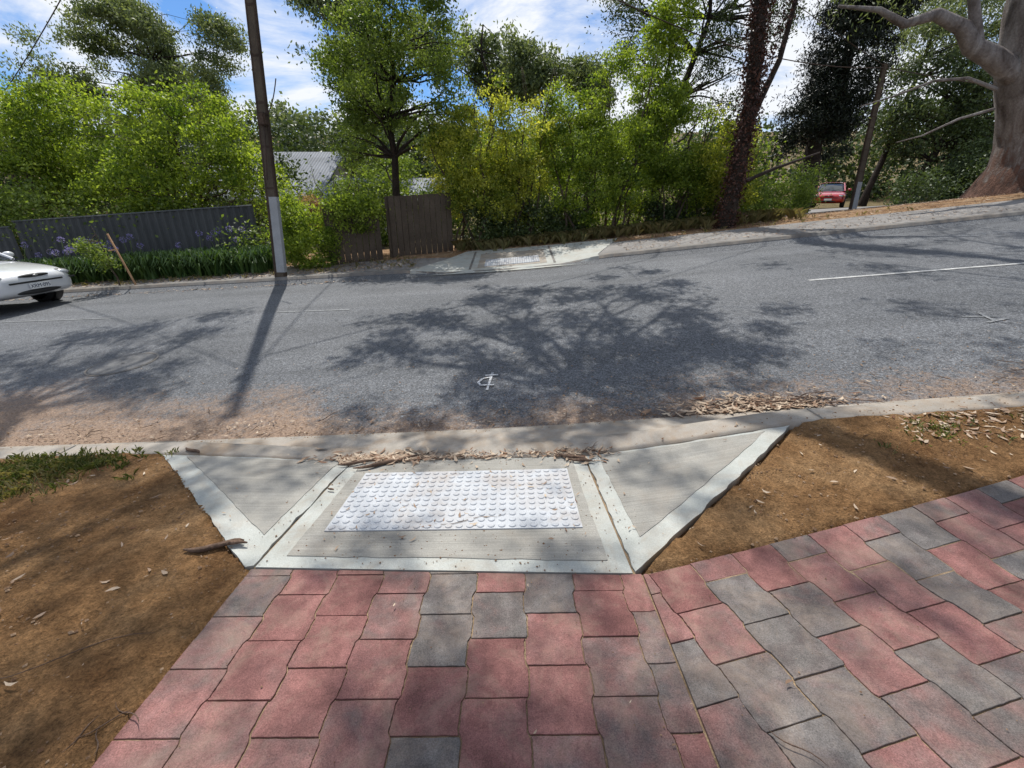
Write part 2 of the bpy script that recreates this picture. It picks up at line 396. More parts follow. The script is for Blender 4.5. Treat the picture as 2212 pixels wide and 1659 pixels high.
e1=(math.cos(math.radians(13.5)),math.sin(math.radians(13.5))); e2=(e1[1],-e1[0]); O=(.53,1.285)
def inhard(x,y):
    v=y+.04*x
    if v<1.315 and -1.075<x<.53: return True
    if x>=.5:
        b=(x-O[0])*e2[0]+(y-O[1])*e2[1]
        if b>0: return True
    if 1.28<v<2.40:
        t=(v-1.31)/1.0
        if -1.09-1.14*t<x<.5+1.15*t: return True
    return False
def sz(x,y):
    h=H(x,y)
    if inhard(x,y): return h-.035
    n=.020*noise.noise(Vector((x*1.7,y*1.7,3)))+.012*noise.noise(Vector((x*7,y*7,1)))+.007*noise.noise(Vector((x*22,y*22,1)))
    return h+.012+n
sheet('soil_verge',frange(-7,-4,.15)+frange(-3.975,4,.025)+frange(4.15,8,.15),frange(-1.6,-.02,.08)+frange(.01,2.38,.025),M['soil'],sz)

# ------------------------------------------------------------------ kerb ramp (near)
kr=empty('kerb_ramp')
yv=lambda x,v:(x,v-.04*x)
B=.072
drape('centre_slab',[yv(-1.058,1.315),yv(.478,1.315),yv(.452,2.355),yv(-1.02,2.355)],M['conc'],.008,.12,.05,kr)
drape('centre_broomed_panel',[yv(-1.045+B*1.15,1.315+B),yv(.478-B*1.15,1.315+B),yv(.452-B*1.1,2.34),yv(-1.02+B*1.1,2.34)],M['broom'],.0115,.12,.006,kr,.006)
def flare(nm,pts,inn):
    drape(nm+'_slab',pts,M['conc'],.008,.12,.05,kr,.012); drape(nm+'_broomed_panel',inn,M['broom'],.0115,.12,.006,kr,.006)
flare('flare_left',[yv(-1.072,1.325),yv(-1.034,2.355),yv(-2.30,2.355),yv(-1.11,1.325)],[yv(-1.143,1.53),yv(-1.108,2.335),yv(-2.12,2.335)])
flare('flare_right',[yv(.492,1.325),yv(1.66,2.355),yv(.466,2.355)],[yv(.565,1.53),yv(1.51,2.335),yv(.54,2.335)])
drape('joint_left',[yv(-1.073,1.32),yv(-1.057,1.32),yv(-1.018,2.36),yv(-1.036,2.36)],M['sand'],-.004,.12,.0,kr)
drape('joint_right',[yv(.476,1.32),yv(.494,1.32),yv(.468,2.36),yv(.450,2.36)],M['sand'],-.004,.12,.0,kr)
for jx in (1.86,-3.1):
    drape('kerb_joint',[yv(jx,2.385),yv(jx+.012,2.385),yv(jx+.012,2.54),yv(jx,2.54)],M['fkerb'],.0155,.05,.0,kr)
def tactile(x0,x1,y0,y1,nx,ny,off,seg=14):
    V=[];F=[]
    def z(x,y): return H(x,y)+off
    gx=frange(x0,x1,.1); gy=frange(y0,y1,.1)
    for y in gy:
        for x in gx: V.append((x,y,z(x,y)))
    n=len(gx)
    for j in range(len(gy)-1):
        for i in range(n-1): a=j*n+i; F.append((a,a+1,a+n+1,a+n))
    ring=[i for i in range(n)]+[j*n+n-1 for j in range(1,len(gy))]+[(len(gy)-1)*n+i for i in range(n-2,-1,-1)]+[j*n for j in range(len(gy)-2,0,-1)]
    b0=len(V)
    for r in ring: p=V[r]; V.append((p[0],p[1],p[2]-.02))
    for i in range(len(ring)):
        k=(i+1)%len(ring); F.append((ring[i],b0+i,b0+k,ring[k]))
    dx=(x1-x0)/nx; dy=(y1-y0)/ny
    for j in range(ny):
        for i in range(nx):
            cx=x0+(i+.5)*dx; cy=y0+(j+.5)*dy; s=len(V)
            for r,h in ((.0178,-.001),(.0160,.0042),(.0120,.0056)):
                for k in range(seg):
                    t=2*math.pi*k/seg; x=cx+r*math.cos(t); y=cy+r*math.sin(t); V.append((x,y,z(x,y)+h))
            for q in range(2):
                for k in range(seg):
                    k2=(k+1)%seg; F.append((s+q*seg+k,s+q*seg+k2,s+(q+1)*seg+k2,s+(q+1)*seg+k))
            F.append(tuple(s+2*seg+k for k in range(seg)))
    return V,F
V,F=tactile(-.873,.327,1.595,2.18,24,12,.017); mesh_obj('tactile_paving',V,F,M['tact'])

# ------------------------------------------------------------------ clay pavers
def clip(poly,pl):
    a,b,c=pl; out=[]
    for i in range(len(poly)):
        p=poly[i]; q=poly[(i+1)%len(poly)]; dp=a*p[0]+b*p[1]-c; dq=a*q[0]+b*q[1]-c
        if dp<=0: out.append(p)
        if (dp<0<dq) or (dq<0<dp):
            t=dp/(dp-dq); out.append((p[0]+(q[0]-p[0])*t,p[1]+(q[1]-p[1])*t))
    return out
BW,BL,GAP,AMP=.187,.200,.0021,.0052
def wav(t):
    return AMP*max(-1,min(1,3.2*math.sin(2*math.pi*t/BL)))
rb=random.Random(5); PVt=[];PF=[];PL=[]
def emit(pts,val):
    if len(pts)<3: return
    A=0
    for i in range(len(pts)):
        p=pts[i];q=pts[(i+1)%len(pts)]; A+=p[0]*q[1]-p[1]*q[0]
    if A<0: pts=pts[::-1]; A=-A
    if A<.0012: return
    cx=sum(p[0] for p in pts)/len(pts); cy=sum(p[1] for p in pts)/len(pts); n=len(pts); s=len(PVt)
    dz=rb.uniform(-.0013,.0013); tx=rb.uniform(-.007,.007); ty=rb.uniform(-.007,.007)
    for sc_,h in ((1,-.02),(1,.0052),(.988,.0066)):
        for p in pts:
            x=cx+(p[0]-cx)*sc_; y=cy+(p[1]-cy)*sc_; PVt.append((x,y,H(x,y)+h+dz+(x-cx)*tx+(y-cy)*ty))
    for q in range(2):
        for k in range(n):
            k2=(k+1)%n; PF.append((s+q*n+k,s+q*n+k2,s+(q+1)*n+k2,s+(q+1)*n+k)); PL.append(val)
    PF.append(tuple(s+2*n+k for k in range(n))); PL.append(val)
def field(o,ax,ay,nc0,nc1,nr0,nr1,planes,greyp):
    for i in range(nc0,nc1):
        for j in range(nr0,nr1):
            x0=i*BW; x1=x0+BW; y0=j*BL+(i%2)*BL*.5; y1=y0+BL
            jit=[rb.uniform(-.0013,.0013) for _ in range(4)]
            pts=[]; m=20
            for k in range(m+1):
                y=y0+GAP+(y1-y0-2*GAP)*k/m; pts.append((x1-GAP+wav(y)+jit[0]+rb.uniform(-.0012,.0012),y))
            for k in range(1,8): pts.append((x1+(x0-x1)*k/8+wav(y1),y1-GAP+rb.uniform(-.0009,.0009)))
            for k in range(m,-1,-1):
                y=y0+GAP+(y1-y0-2*GAP)*k/m; pts.append((x0+GAP+wav(y)+jit[1]+rb.uniform(-.0012,.0012),y))
            for k in range(1,8): pts.append((x0+(x1-x0)*k/8+wav(y0),y0+GAP+rb.uniform(-.0009,.0009)))
            w=[(o[0]+p[0]*ax[0]+p[1]*ay[0],o[1]+p[0]*ax[1]+p[1]*ay[1]) for p in pts]
            for pl in planes:
                w=clip(w,pl)
                if len(w)<3: break
            if len(w)<3: continue
            gp=greyp(i,j); r=rb.random()
            val=rb.uniform(.68,1.0) if r<gp else (rb.uniform(.0,.5) if r<gp+.6*(1-gp) else rb.uniform(.45,.7))
            emit(w,val)
field((-1.075,1.308),(1,0),(.0,-1),0,9,-1,13,[(-1,0,1.070),(1,0,.508),(.04,1,1.306)],lambda i,j:(.0,.03,.06,.22,.36,.36,.30,.12,.12)[i])
field(O,e1,e2,-3,26,-1,15,[(-1,0,-.516),(-e2[0],-e2[1],-(O[0]*e2[0]+O[1]*e2[1])),],lambda i,j:.34)
fp=empty('brick_footpath')
mesh_obj('clay_pavers',PVt,PF,M['brick'],fp,False,PL)
drape('sand_bed',[(-1.075,-1.6),(6.0,-1.6),(6.0,O[1]+(6-O[0])*math.tan(math.radians(13.5))),(.52,1.285),(.5,1.288),(-1.075,1.35)],M['sand'],.0008,.24,.0,fp)

# ------------------------------------------------------------------ far kerb ramp
fr=empty('kerb_ramp')
drape('ramp_slab',[yv(-2.15,9.39),yv(1.78,9.39),yv(2.6,11.25),yv(-1.1,11.4)],M['conc'],.016,.3,.05,fr)
drape('ramp_lip',[yv(-2.15,9.08),yv(1.78,9.08),yv(1.78,9.385),yv(-2.15,9.385)],M['conc'],.022,.05,.0,fr)
drape('broomed_panel',[yv(-.75,9.5),yv(.75,9.5),yv(.75,10.9),yv(-.75,10.9)],M['kerb'],.020,.3,.0,fr)
drape('joint_left',[yv(-.93,9.4),yv(-.88,9.4),yv(-.88,11.2),yv(-.93,11.2)],M['fkerb'],.0215,.3,.0,fr)
drape('joint_right',[yv(.88,9.4),yv(.93,9.4),yv(.93,11.2),yv(.88,11.2)],M['fkerb'],.0215,.3,.0,fr)
V,F=tactile(-.6,.6,9.62,10.22,24,12,.03,6); mesh_obj('tactile_paving',V,F,M['tact'])

# ------------------------------------------------------------------ road markings
def strip(name,p0,p1,w,mat,off=.005,parent=None):
    a=Vector((p0[0],p0[1]));b=Vector((p1[0],p1[1])); d=(b-a).normalized(); n=Vector((-d.y,d.x))*w/2
    return drape(name,[a-n,b-n,b+n,a+n],mat,off,.1,0,parent)
rm=empty('road_marking')
for i,(x0,x1,m_) in enumerate([(-9.3,-6.6,'faintpaint'),(-3.7,-2.5,'faintpaint'),(4.0,6.6,'paint'),(9.5,12,'paint'),(15,18,'paint')]):
    f=lambda x:6.5-(x+3)*.0625 -.04*x
    strip('dash_%d'%i,(x0,f(x0)),(x1,f(x1)),.06 if m_=='paint' else .045,M[m_],.006,rm)
sm=empty('survey_mark')
cx,cy=-.22,3.62
for i,(a,b) in enumerate([((0,-.15),(.035,.22)),((-.09,.02),(-.05,.10)),((-.05,.10),(.02,.115)),((-.09,.02),(-.06,-.05)),((-.06,-.05),(.06,-.055)),((-.03,.155),(.09,.15))]):
    strip('stroke_%d'%i,(cx+a[0],cy+a[1]),(cx+b[0],cy+b[1]),.022,M['chalk'],.009+.0012*i,sm)
sm2=empty('survey_mark')
for i,(a,b) in enumerate([((-.1,.1),(.15,.02)),((-.05,-.1),(.18,-.05)),((.1,.15),(.02,-.1))]):
    strip('stroke_%d'%i,(4.45+a[0],4.0+a[1]),(4.45+b[0],4.0+b[1]),.03,M['faintpaint'],.006+.0012*i,sm2)
mh=empty('manhole_cover'); mc=(-4.55,4.75)
def ringpoly(r0,r1,n=40):
    V=[];F=[]
    for k in range(n):
        t=2*math.pi*k/n
        for r in (r0,r1):
            x=mc[0]+r*math.cos(t);y=mc[1]+r*math.sin(t); V.append((x,y,H(x,y)+.006))
    for k in range(n):
        a=2*k;b=2*((k+1)%n); F.append((a,a+1,b+1,b))
    return V,F
V,F=ringpoly(.325,.345); mesh_obj('frame',V,F,M['fkerb'],mh)
V,F=ringpoly(.02,.315); mesh_obj('lid',V,F,M['lid'],mh)

# ------------------------------------------------------------------ leaf litter, pebbles, bark, grass
def on_soil(x,y): return not inhard(x,y)
LX=[]
def scatter(n,fx,filt=None,slen=(.02,.06)):
    k=0;g=0
    while k<n and g<n*20:
        g+=1; x,y=fx()
        if filt and not filt(x,y): continue
        LX.append((x,y,random.uniform(*slen))); k+=1
U=random.uniform; GA=random.gauss
def vy(x,v): return (x,v-.04*x)
scatter(420,lambda:vy(U(-1.15,.6),GA(2.395,.028)),None,(.015,.055))
scatter(260,lambda:vy(GA(-.8,.25),GA(2.39,.05)),None,(.02,.10))
scatter(60,lambda:vy(GA(.45,.10),GA(2.33,.05)),None,(.02,.07))
scatter(750,lambda:vy(U(-6,6),2.84+abs(GA(0,.14))),None,(.015,.05))
scatter(420,lambda:vy(GA(1.75,.26),2.80+abs(GA(0,.11))),None,(.03,.11))
scatter(420,lambda:vy(U(-7,8),U(2.8,4.4)),None,(.01,.04))
scatter(90,lambda:vy(U(-.9,.35),U(1.5,2.3)),None,(.008,.045))
scatter(50,lambda:vy(U(-1.8,1.3),U(1.4,2.3)),None,(.01,.035))
scatter(150,lambda:(U(-4,-1.2),U(0,2.4)),on_soil,(.01,.055))
scatter(110,lambda:(U(-3.8,-2.5),U(1.2,2.4)),on_soil,(.02,.07))
scatter(90,lambda:(U(.6,5),U(1.3,2.4)),on_soil,(.01,.05))
scatter(420,lambda:vy(U(2.2,6),U(2.1,2.36)),on_soil,(.02,.075))
scatter(46,lambda:(U(-1.0,4),U(0,1.6)),lambda x,y:not on_soil(x,y),(.006,.02))
scatter(2200,lambda:vy(U(-14,10),9.42+abs(GA(0,.9))),lambda x,y:not(-2<x<2.4),(.04,.10))
scatter(2600,lambda:vy(U(-2,16),U(10.8,13.4)),None,(.04,.11))
scatter(2400,lambda:vy(U(-13,-2.2),U(9.4,10.6)),None,(.04,.11))
scatter(400,lambda:vy(U(-14,-3),U(8.85,9.15)),None,(.04,.10))
for q in [(-.40,1.62,.055),(-.33,1.66,.06),(.80,.83,.03),(-.55,1.78,.03),(.10,2.0,.035),(-1.55,1.25,.05),(-1.9,1.9,.06),(-1.35,.9,.05)]: LX.append(q)
def litter(name,pts):
    V=[];lv=[]
    for x,y,s in pts:
        t=U(0,2*math.pi); d=Vector((math.cos(t),math.sin(t),U(-.15,.15))); n=Vector((-d.y,d.x,U(-.4,.4)))*U(.08,.18); 
        z=H(x,y)+U(.016,.026); c=Vector((x,y,z)); cu=U(.0,.18)*s; d=d*s; n=n*s
        bw=Vector((-d.y,d.x,0))*U(-.2,.2)
        P=[c-d*.5+bw+Vector((0,0,cu)),c-d*.15+n*.9,c+d*.2+n*.7,c+d*.5+bw+Vector((0,0,cu*.6)),c+d*.2-n*.7,c-d*.15-n*.9]
        V+=[tuple(p) for p in P]; lv.append(min(1,max(0,random.gauss(.5,.3))))
    np_obj(name,np.array(V),6,M['litter'],lv)
litter('leaf_litter',LX)
V=[];F=[];lv=[]
def peb(x,y,s):
    b=len(V); z=H(x,y)+.012
    for d in ((1,0,0),(0,1,0),(-1,0,0),(0,-1,0),(0,0,1),(0,0,-1)):
        V.append((x+d[0]*s*U(.7,1.3),y+d[1]*s*U(.7,1.3),z+d[2]*s*U(.5,.9)))
    for f in ((0,1,4),(1,2,4),(2,3,4),(3,0,4)): F.append(tuple(b+i for i in f)); lv.append(c_)
for _ in range(16000):
    x,y=U(-4,5),U(0,2.4)
    if on_soil(x,y): c_=U(0,1); peb(x,y,abs(GA(0,.003))+.0012)
for _ in range(1100):
    x,y=U(-4,5),U(0,2.4)
    if on_soil(x,y): c_=U(.1,.8); peb(x,y,U(.006,.011))
for _ in range(7000):
    x=U(-6,6); v=2.75+abs(GA(0,.5)); c_=U(.2,1); peb(x,v-.04*x,abs(GA(0,.003))+.0015)
for _ in range(520):
    x=U(-1.2,.6); v=U(1.3,2.4); c_=U(0,.6); peb(x,v-.04*x,abs(GA(0,.0018))+.0018)
for _ in range(700):
    x=U(-1.0,3.5); v=U(0,1.4); c_=U(0,.8); peb(x,v-.04*x,abs(GA(0,.0012))+.0008)
mesh_obj('gravel',V,F,M['peb'],None,False,lv)
def stick(T,x,y,ang,ln,r,flat=.4,h=.02,bend=.06):
    pts=[];rad=[];n=7
    for i in range(n+1):
        t=i/n-.5; px=x+math.cos(ang)*ln*t-math.sin(ang)*bend*ln*math.sin(6*t); py=y+math.sin(ang)*ln*t+math.cos(ang)*bend*ln*math.sin(6*t)
        pts.append((px,py,H(px,py)+h+r*.6)); rad.append(r*(1-.75*abs(2*t)**2.5)*U(.8,1.15))
    T.add(pts,rad,6)
T=Tubes()
stick(T,-1.30,1.48,.12,.26,.013); stick(T,-1.27,1.50,.2,.15,.012); stick(T,-.83,2.29,.42,.30,.014); stick(T,-.98,2.33,.3,.22,.012); stick(T,-.70,2.38,.5,.25,.010); stick(T,-.6,2.36,.1,.2,.007)
stick(T,.38,2.30,-.55,.20,.013); stick(T,.42,2.26,-.35,.16,.010); stick(T,.33,2.33,-.1,.14,.006); stick(T,-2.12,2.48,-.5,.16,.012)
stick(T,-.15,2.36,.2,.12,.008); stick(T,1.9,2.82,-.35,.32,.010); stick(T,1.55,2.85,.1,.25,.008); stick(T,-1.0,1.98,-.5,.05,.006)
for (x,y,a,l) in [(-1.08,.77,-.5,.14),(-1.12,.74,.6,.12),(-1.16,.72,1.4,.10),(-1.1,.70,2.2,.1),(.72,.66,-.75,.13),(-1.45,.95,.35,.5),(-.22,1.66,.15,.30),(-.05,1.72,1.0,.07),(-1.85,.9,.9,.2)]:
    stick(T,x,y,a,l,.0018,h=.02)
for _ in range(60):
    x=GA(1.8,.3); v=2.82+abs(GA(0,.1)); stick(T,x,v-.04*x,U(-.8,.8),U(.08,.25),U(.002,.005))
for _ in range(90):
    x=U(-5,5); v=2.8+abs(GA(0,.2)); stick(T,x,v-.04*x,U(-1.5,1.5),U(.05,.2),U(.0015,.0035))
for _ in range(40):
    x=U(-1.1,.6); v=GA(2.39,.03); stick(T,x,v-.04*x,U(-1,1),U(.04,.14),U(.0015,.003))
T.obj('bark_and_twigs',mat_basic('dry_bark',(.07,.045,.032),(.20,.13,.09),12,60,.4,.95,.8,.01))
V=[];lv=[]
def tuft(x,y,n,h,dry):
    for _ in range(n):
        a=U(0,6.28); r=abs(GA(0,.035)); bx=x+r*math.cos(a); by=y+r*math.sin(a); z=H(bx,by)+.005; hh=h*U(.4,1.2); a2=U(0,6.28); l=hh*U(.2,.9)
        w=U(.0012,.003); dx,dy=-math.sin(a2)*w,math.cos(a2)*w
        mx,my=bx+math.cos(a2)*l*.4,by+math.sin(a2)*l*.4; tx,ty=bx+math.cos(a2)*l,by+math.sin(a2)*l
        V.extend([(bx-dx,by-dy,z),(bx+dx,by+dy,z),(mx+dx,my+dy,z+hh*.65),(tx,ty,z+hh*.8),(mx-dx,my-dy,z+hh*.65)]); lv.append(min(1,max(0,GA(dry,.25))))
for _ in range(620):
    x=U(-4.6,-2.2);y=U(.8,2.42)
    if x>-2.35-.42*(2.4-y)-.25*U(0,1): continue
    tuft(x,y,18,.055,U(.25,1))
for _ in range(140): tuft(GA(-3.0,.3),vy(-3,GA(2.20,.09))[1],16,.05,.25)
for _ in range(26): tuft(GA(2.35,.12),GA(2.12,.05),14,.035,.3)
for _ in range(20): tuft(U(2.6,4.5),U(1.9,2.2),12,.04,.5)
for _ in range(1500):
    x=U(-14,9); v=9.45+abs(GA(0,.9)); 
    if -2.2<x<2.2 or (x>0 and v<10.7): continue
    if GA(0,1)>.2: tuft(x,v-.04*x,7,.09,.9)
for _ in range(600):
    x=U(-1.5,7); v=GA(12.1,.35); tuft(x,v-.04*x,14,.28,.8)
np_obj('grass',np.array(V),5,M['grass'],lv)

# ------------------------------------------------------------------ stobie poles + wires
M['steel']=mat_basic('rusty_steel',(.035,.024,.018),(.085,.055,.04),3,30,.3,.8)
M['pconc']=mat_basic('pole_concrete',(.07,.055,.042),(.12,.095,.07),3,50,.2,.9)
M['ppaint']=mat_basic('pale_paint',(.28,.29,.30),(.38,.39,.40),3,50,.12,.8)
def pole(base,top,w0,w1,panel):
    root=empty('power_pole'); a=Vector(base);b=Vector(top)
    def pris(nm,x0,x1,y0,y1,t0,t1,mat,k=1.0):
        V=[]
        for t in (t0,t1):
            c=a.lerp(b,t); w=w0+(w1-w0)*t; d=.45*w
            for (fx,fy) in ((x0,y0),(x1,y0),(x1,y1),(x0,y1)): V.append((c.x+fx*w,c.y+fy*d,c.z))
        mesh_obj(nm,V,[(0,1,5,4),(1,2,6,5),(2,3,7,6),(3,0,4,7),(4,5,6,7),(3,2,1,0)],mat,root)
    pris('concrete_core',-.4,.4,-.42,.42,0,1,M['pconc']); pris('flange_left',-.5,-.36,-.5,.5,0,1,M['steel']); pris('flange_right',.36,.5,-.5,.5,0,1,M['steel'])
    n=14
    for i in range(n): pris('bolt_plate_%d'%i,-.36,.36,-.46,-.425,(i+.5)/n,(i+.5)/n+.004,M['steel'])
    if panel: pris('painted_panel',-.25,.50,-.53,-.505,.02,panel,M['ppaint']); pris('painted_side',.505,.53,-.5,.5,.02,panel,M['ppaint'])
    return root
zb=H(-5.03,9.55)
pr=pole((-5.03,9.55,zb-.1),(-5.03+.09*10.2,9.55,zb+10.2),.23,.10,.165)
box('fuse_box',(-4.73,9.47,zb+2.95),(.14,.18,.22),M['steel'],pr,0,.02)
T=Tubes()
for dz in (9.9,9.2,8.4):
    x=-5.03+.09*dz; T.add([(x,9.5,zb+dz),(x,9.36,zb+dz+.03),(x,9.30,zb+dz+.12)],[.02,.03,.035],8)
T.add([(-4.86,9.44,zb+1.9),(-4.70,9.44,zb+2.9)],[.016,.016],7)
T.obj('insulators_and_conduit',M['steel'],pr)
PX,PY=12.1,16.5; zb2=H(PX,PY)
pole((PX,PY,zb2-.2),(PX-.25,PY,5.5),.22,.15,.25)
T=Tubes()
def wire(a,b,sag,r=.012):
    a=Vector(a);b=Vector(b); n=30
    T.add([a.lerp(b,i/n)-Vector((0,0,4*sag*(i/n)*(1-i/n))) for i in range(n+1)],[r]*(n+1),5)
wire((-4.2,9.5,7.6),(PX-.2,PY,5.4),1.1,.013); wire((-4.0,9.5,9.8),(PX-.2,PY,5.42),.3,.010)
wire((-4.3,9.5,8.2),(-21,18.5,3.4),.5,.012); wire((-4.0,9.5,9.9),(-40,11,9),1.0)
wire((-4.73,9.47,zb+3.0),(-4.35,9.47,zb+3.6),.15,.01); wire((-4.2,9.5,8.0),(-7,24,4),.4)
wire((PX-.2,PY,5.4),(45,30,9),1.0,.015)
T.obj('overhead_wires',M['steel'])

# ------------------------------------------------------------------ fences
M['gate']=mat_basic('brown_timber',(.065,.048,.034),(.115,.088,.064),2,40,.25,.85)
M['cfence']=mat_basic('grey_sheet_fence',(.04,.043,.045),(.07,.075,.078),1,30,.12,.6)
def paling(name,p0,p1,h,mat,board=.12,gap=.012,wavy=False):
    root=empty(name); a=Vector(p0);b=Vector(p1); Ln=(b-a).length; d=(b-a)/Ln; ang=math.atan2(d.y,d.x); nrm=Vector((-d.y,d.x))
    za=H(*p0); zb_=H(*p1); zl=lambda t:za+(zb_-za)*t
    V=[];F=[]
    if not wavy:
        n=int(Ln/board)
        for i in range(n):
            s=a+d*(i+.5)*board; z0=zl(i/n)-.12; hh=h+.12+U(-.006,.006); off=nrm*U(-.004,.004)
            k=len(V); hw=board/2-gap/2
            for zz in (z0,z0+hh):
                for (q,w) in ((-hw,-.01),(hw,-.01),(hw,.01),(-hw,.01)):
                    p=s+d*q+nrm*w+off; V.append((p.x,p.y,zz))
            for f in ((0,1,5,4),(1,2,6,5),(2,3,7,6),(3,0,4,7),(4,5,6,7)): F.append(tuple(k+t for t in f))
        mesh_obj('palings',V,F,mat,root)
        for zz in (.25,h-.2):
            V=[];F=[]
            for t in frange(0,1,.1):
                s=a+(b-a)*t+nrm*.045; z=zl(t)+zz; V+= [(s.x,s.y,z-.035),(s.x,s.y,z+.035)]
            mesh_obj('rail',V,[(2*i,2*i+2,2*i+3,2*i+1) for i in range(10)],mat,root)
    else:
        n=int(Ln/.025)
        for i in range(n+1):
            s=a+d*i*.025; ph=(i%8)/8; o=.018*(1 if ph<.375 else (-1 if .5<=ph<.875 else 0)); p=s+nrm*o; z0=zl(i/n)
            V+=[(p.x,p.y,z0-.2),(p.x,p.y,z0+h)]
        for i in range(n): F.append((2*i,2*i+2,2*i+3,2*i+1))
        mesh_obj('corrugated_sheets',V,F,mat,root)
        V=[]
        for t in frange(0,1,.1):
            s=a+(b-a)*t; z=zl(t)+h; V+=[(s.x-nrm.x*.03,s.y-nrm.y*.03,z),(s.x+nrm.x*.03,s.y+nrm.y*.03,z+.01),(s.x,s.y,z+.03)]
        F=[]
        for i in range(10):
            for k in range(3): k2=(k+1)%3; F.append((3*i+k,3*i+k2,3*i+3+k2,3*i+3+k))
        mesh_obj('cap_rail',V,F,mat,root)
    for i in range(int(Ln/2.3)+1):
        s=a+d*min(i*2.3,Ln-.05)+nrm*.09; box('post',(s.x,s.y,zl(min(1,i*2.3/Ln))+h/2),(.09,.09,h),mat,root,ang)
    return root
paling('timber_fence',(-4.30,10.65),(-3.15,11.2),1.34,M['gate'],.15)
paling('timber_fence',(-3.0,11.3),(-1.5,12.2),1.42,M['gate'],.15)
paling('corrugated_fence',(-22,12.0),(-12.6,11.5),1.3,M['cfence'],wavy=True)
paling('corrugated_fence',(-12.5,11.5),(-6.3,11.3),1.42,M['cfence'],wavy=True)

# ------------------------------------------------------------------ house
M['wall']=mat_basic('rendered_wall',(.30,.28,.25),(.42,.40,.36),2,40,.1)
def mroof():
    m,nt,b,o=newmat('corrugated_iron'); co=objco(nt)
    w=N(nt,'ShaderNodeTexWave'); w.inputs['Scale'].default_value=2.2; w.bands_direction='X'; nt.links.new(co,w.inputs['Vector'])
    col=ramp(nt,noise_n(nt,1.2,5,.6,co),[(.3,(.15,.165,.185)),(.7,(.25,.27,.30))]); col=mix(nt,.8,col,ramp(nt,w.outputs[0],[(0,g3(.55)),(1,g3(1.15))]),'MULTIPLY')
    nt.links.new(col,b.inputs['Base Color']); b.inputs['Roughness'].default_value=.7; b.inputs['Specular IOR Level'].default_value=.2; bump(nt,b,w.outputs[0],.5,.03); return m
M['roof']=mroof(); M['white']=glossy('white_trim',(.6,.6,.58),.5); M['glass_d']=glossy('window_glass',(.02,.025,.03),.08,0,0,.8)
hs=empty('house')
def gable(x0,x1,y0,y1,zg,ze,zr,ov=.5):
    box('walls',((x0+x1)/2,(y0+y1)/2,(zg+ze)/2),(x1-x0,y1-y0,ze-zg),M['wall'],hs)
    ym=(y0+y1)/2; s=(zr-ze)/((y1-y0)/2)
    X0,X1=x0-ov,x1+ov; Y0,Y1=y0-ov,y1+ov; zo=ze-s*ov
    V=[(X0,Y0,zo),(X1,Y0,zo),(X1,ym,zr),(X0,ym,zr),(X0,Y1,zo),(X1,Y1,zo)]; V+=[(a,b,c+.08) for a,b,c in V]
    mesh_obj('roof',V,[(6,7,8,9),(9,8,11,10),(0,3,2,1),(3,4,5,2),(0,1,7,6),(5,4,10,11)],M['roof'],hs)
    mesh_obj('gable_ends',[(x0,y0,ze),(x0,y1,ze),(x0,ym,zr-.05),(x1,y0,ze),(x1,y1,ze),(x1,ym,zr-.05)],[(0,1,2),(3,5,4)],M['wall'],hs)
    box('gutter',((X0+X1)/2,Y0-.06,zo),(X1-X0,.1,.13),M['white'],hs)
gable(-14.5,-8.9,21,28,-.9,1.9,3.8); gable(-8.3,-3.3,20,25,-.9,1.55,2.5)
for wx in (-12.8,-10.6,-7.2,-4.9):
    y=21 if wx<-8.5 else 20
    box('window_frame',(wx,y-.02,.7),(1.3,.06,1.1),M['white'],hs); box('window_pane',(wx,y-.06,.7),(1.1,.04,.9),M['glass_d'],hs)

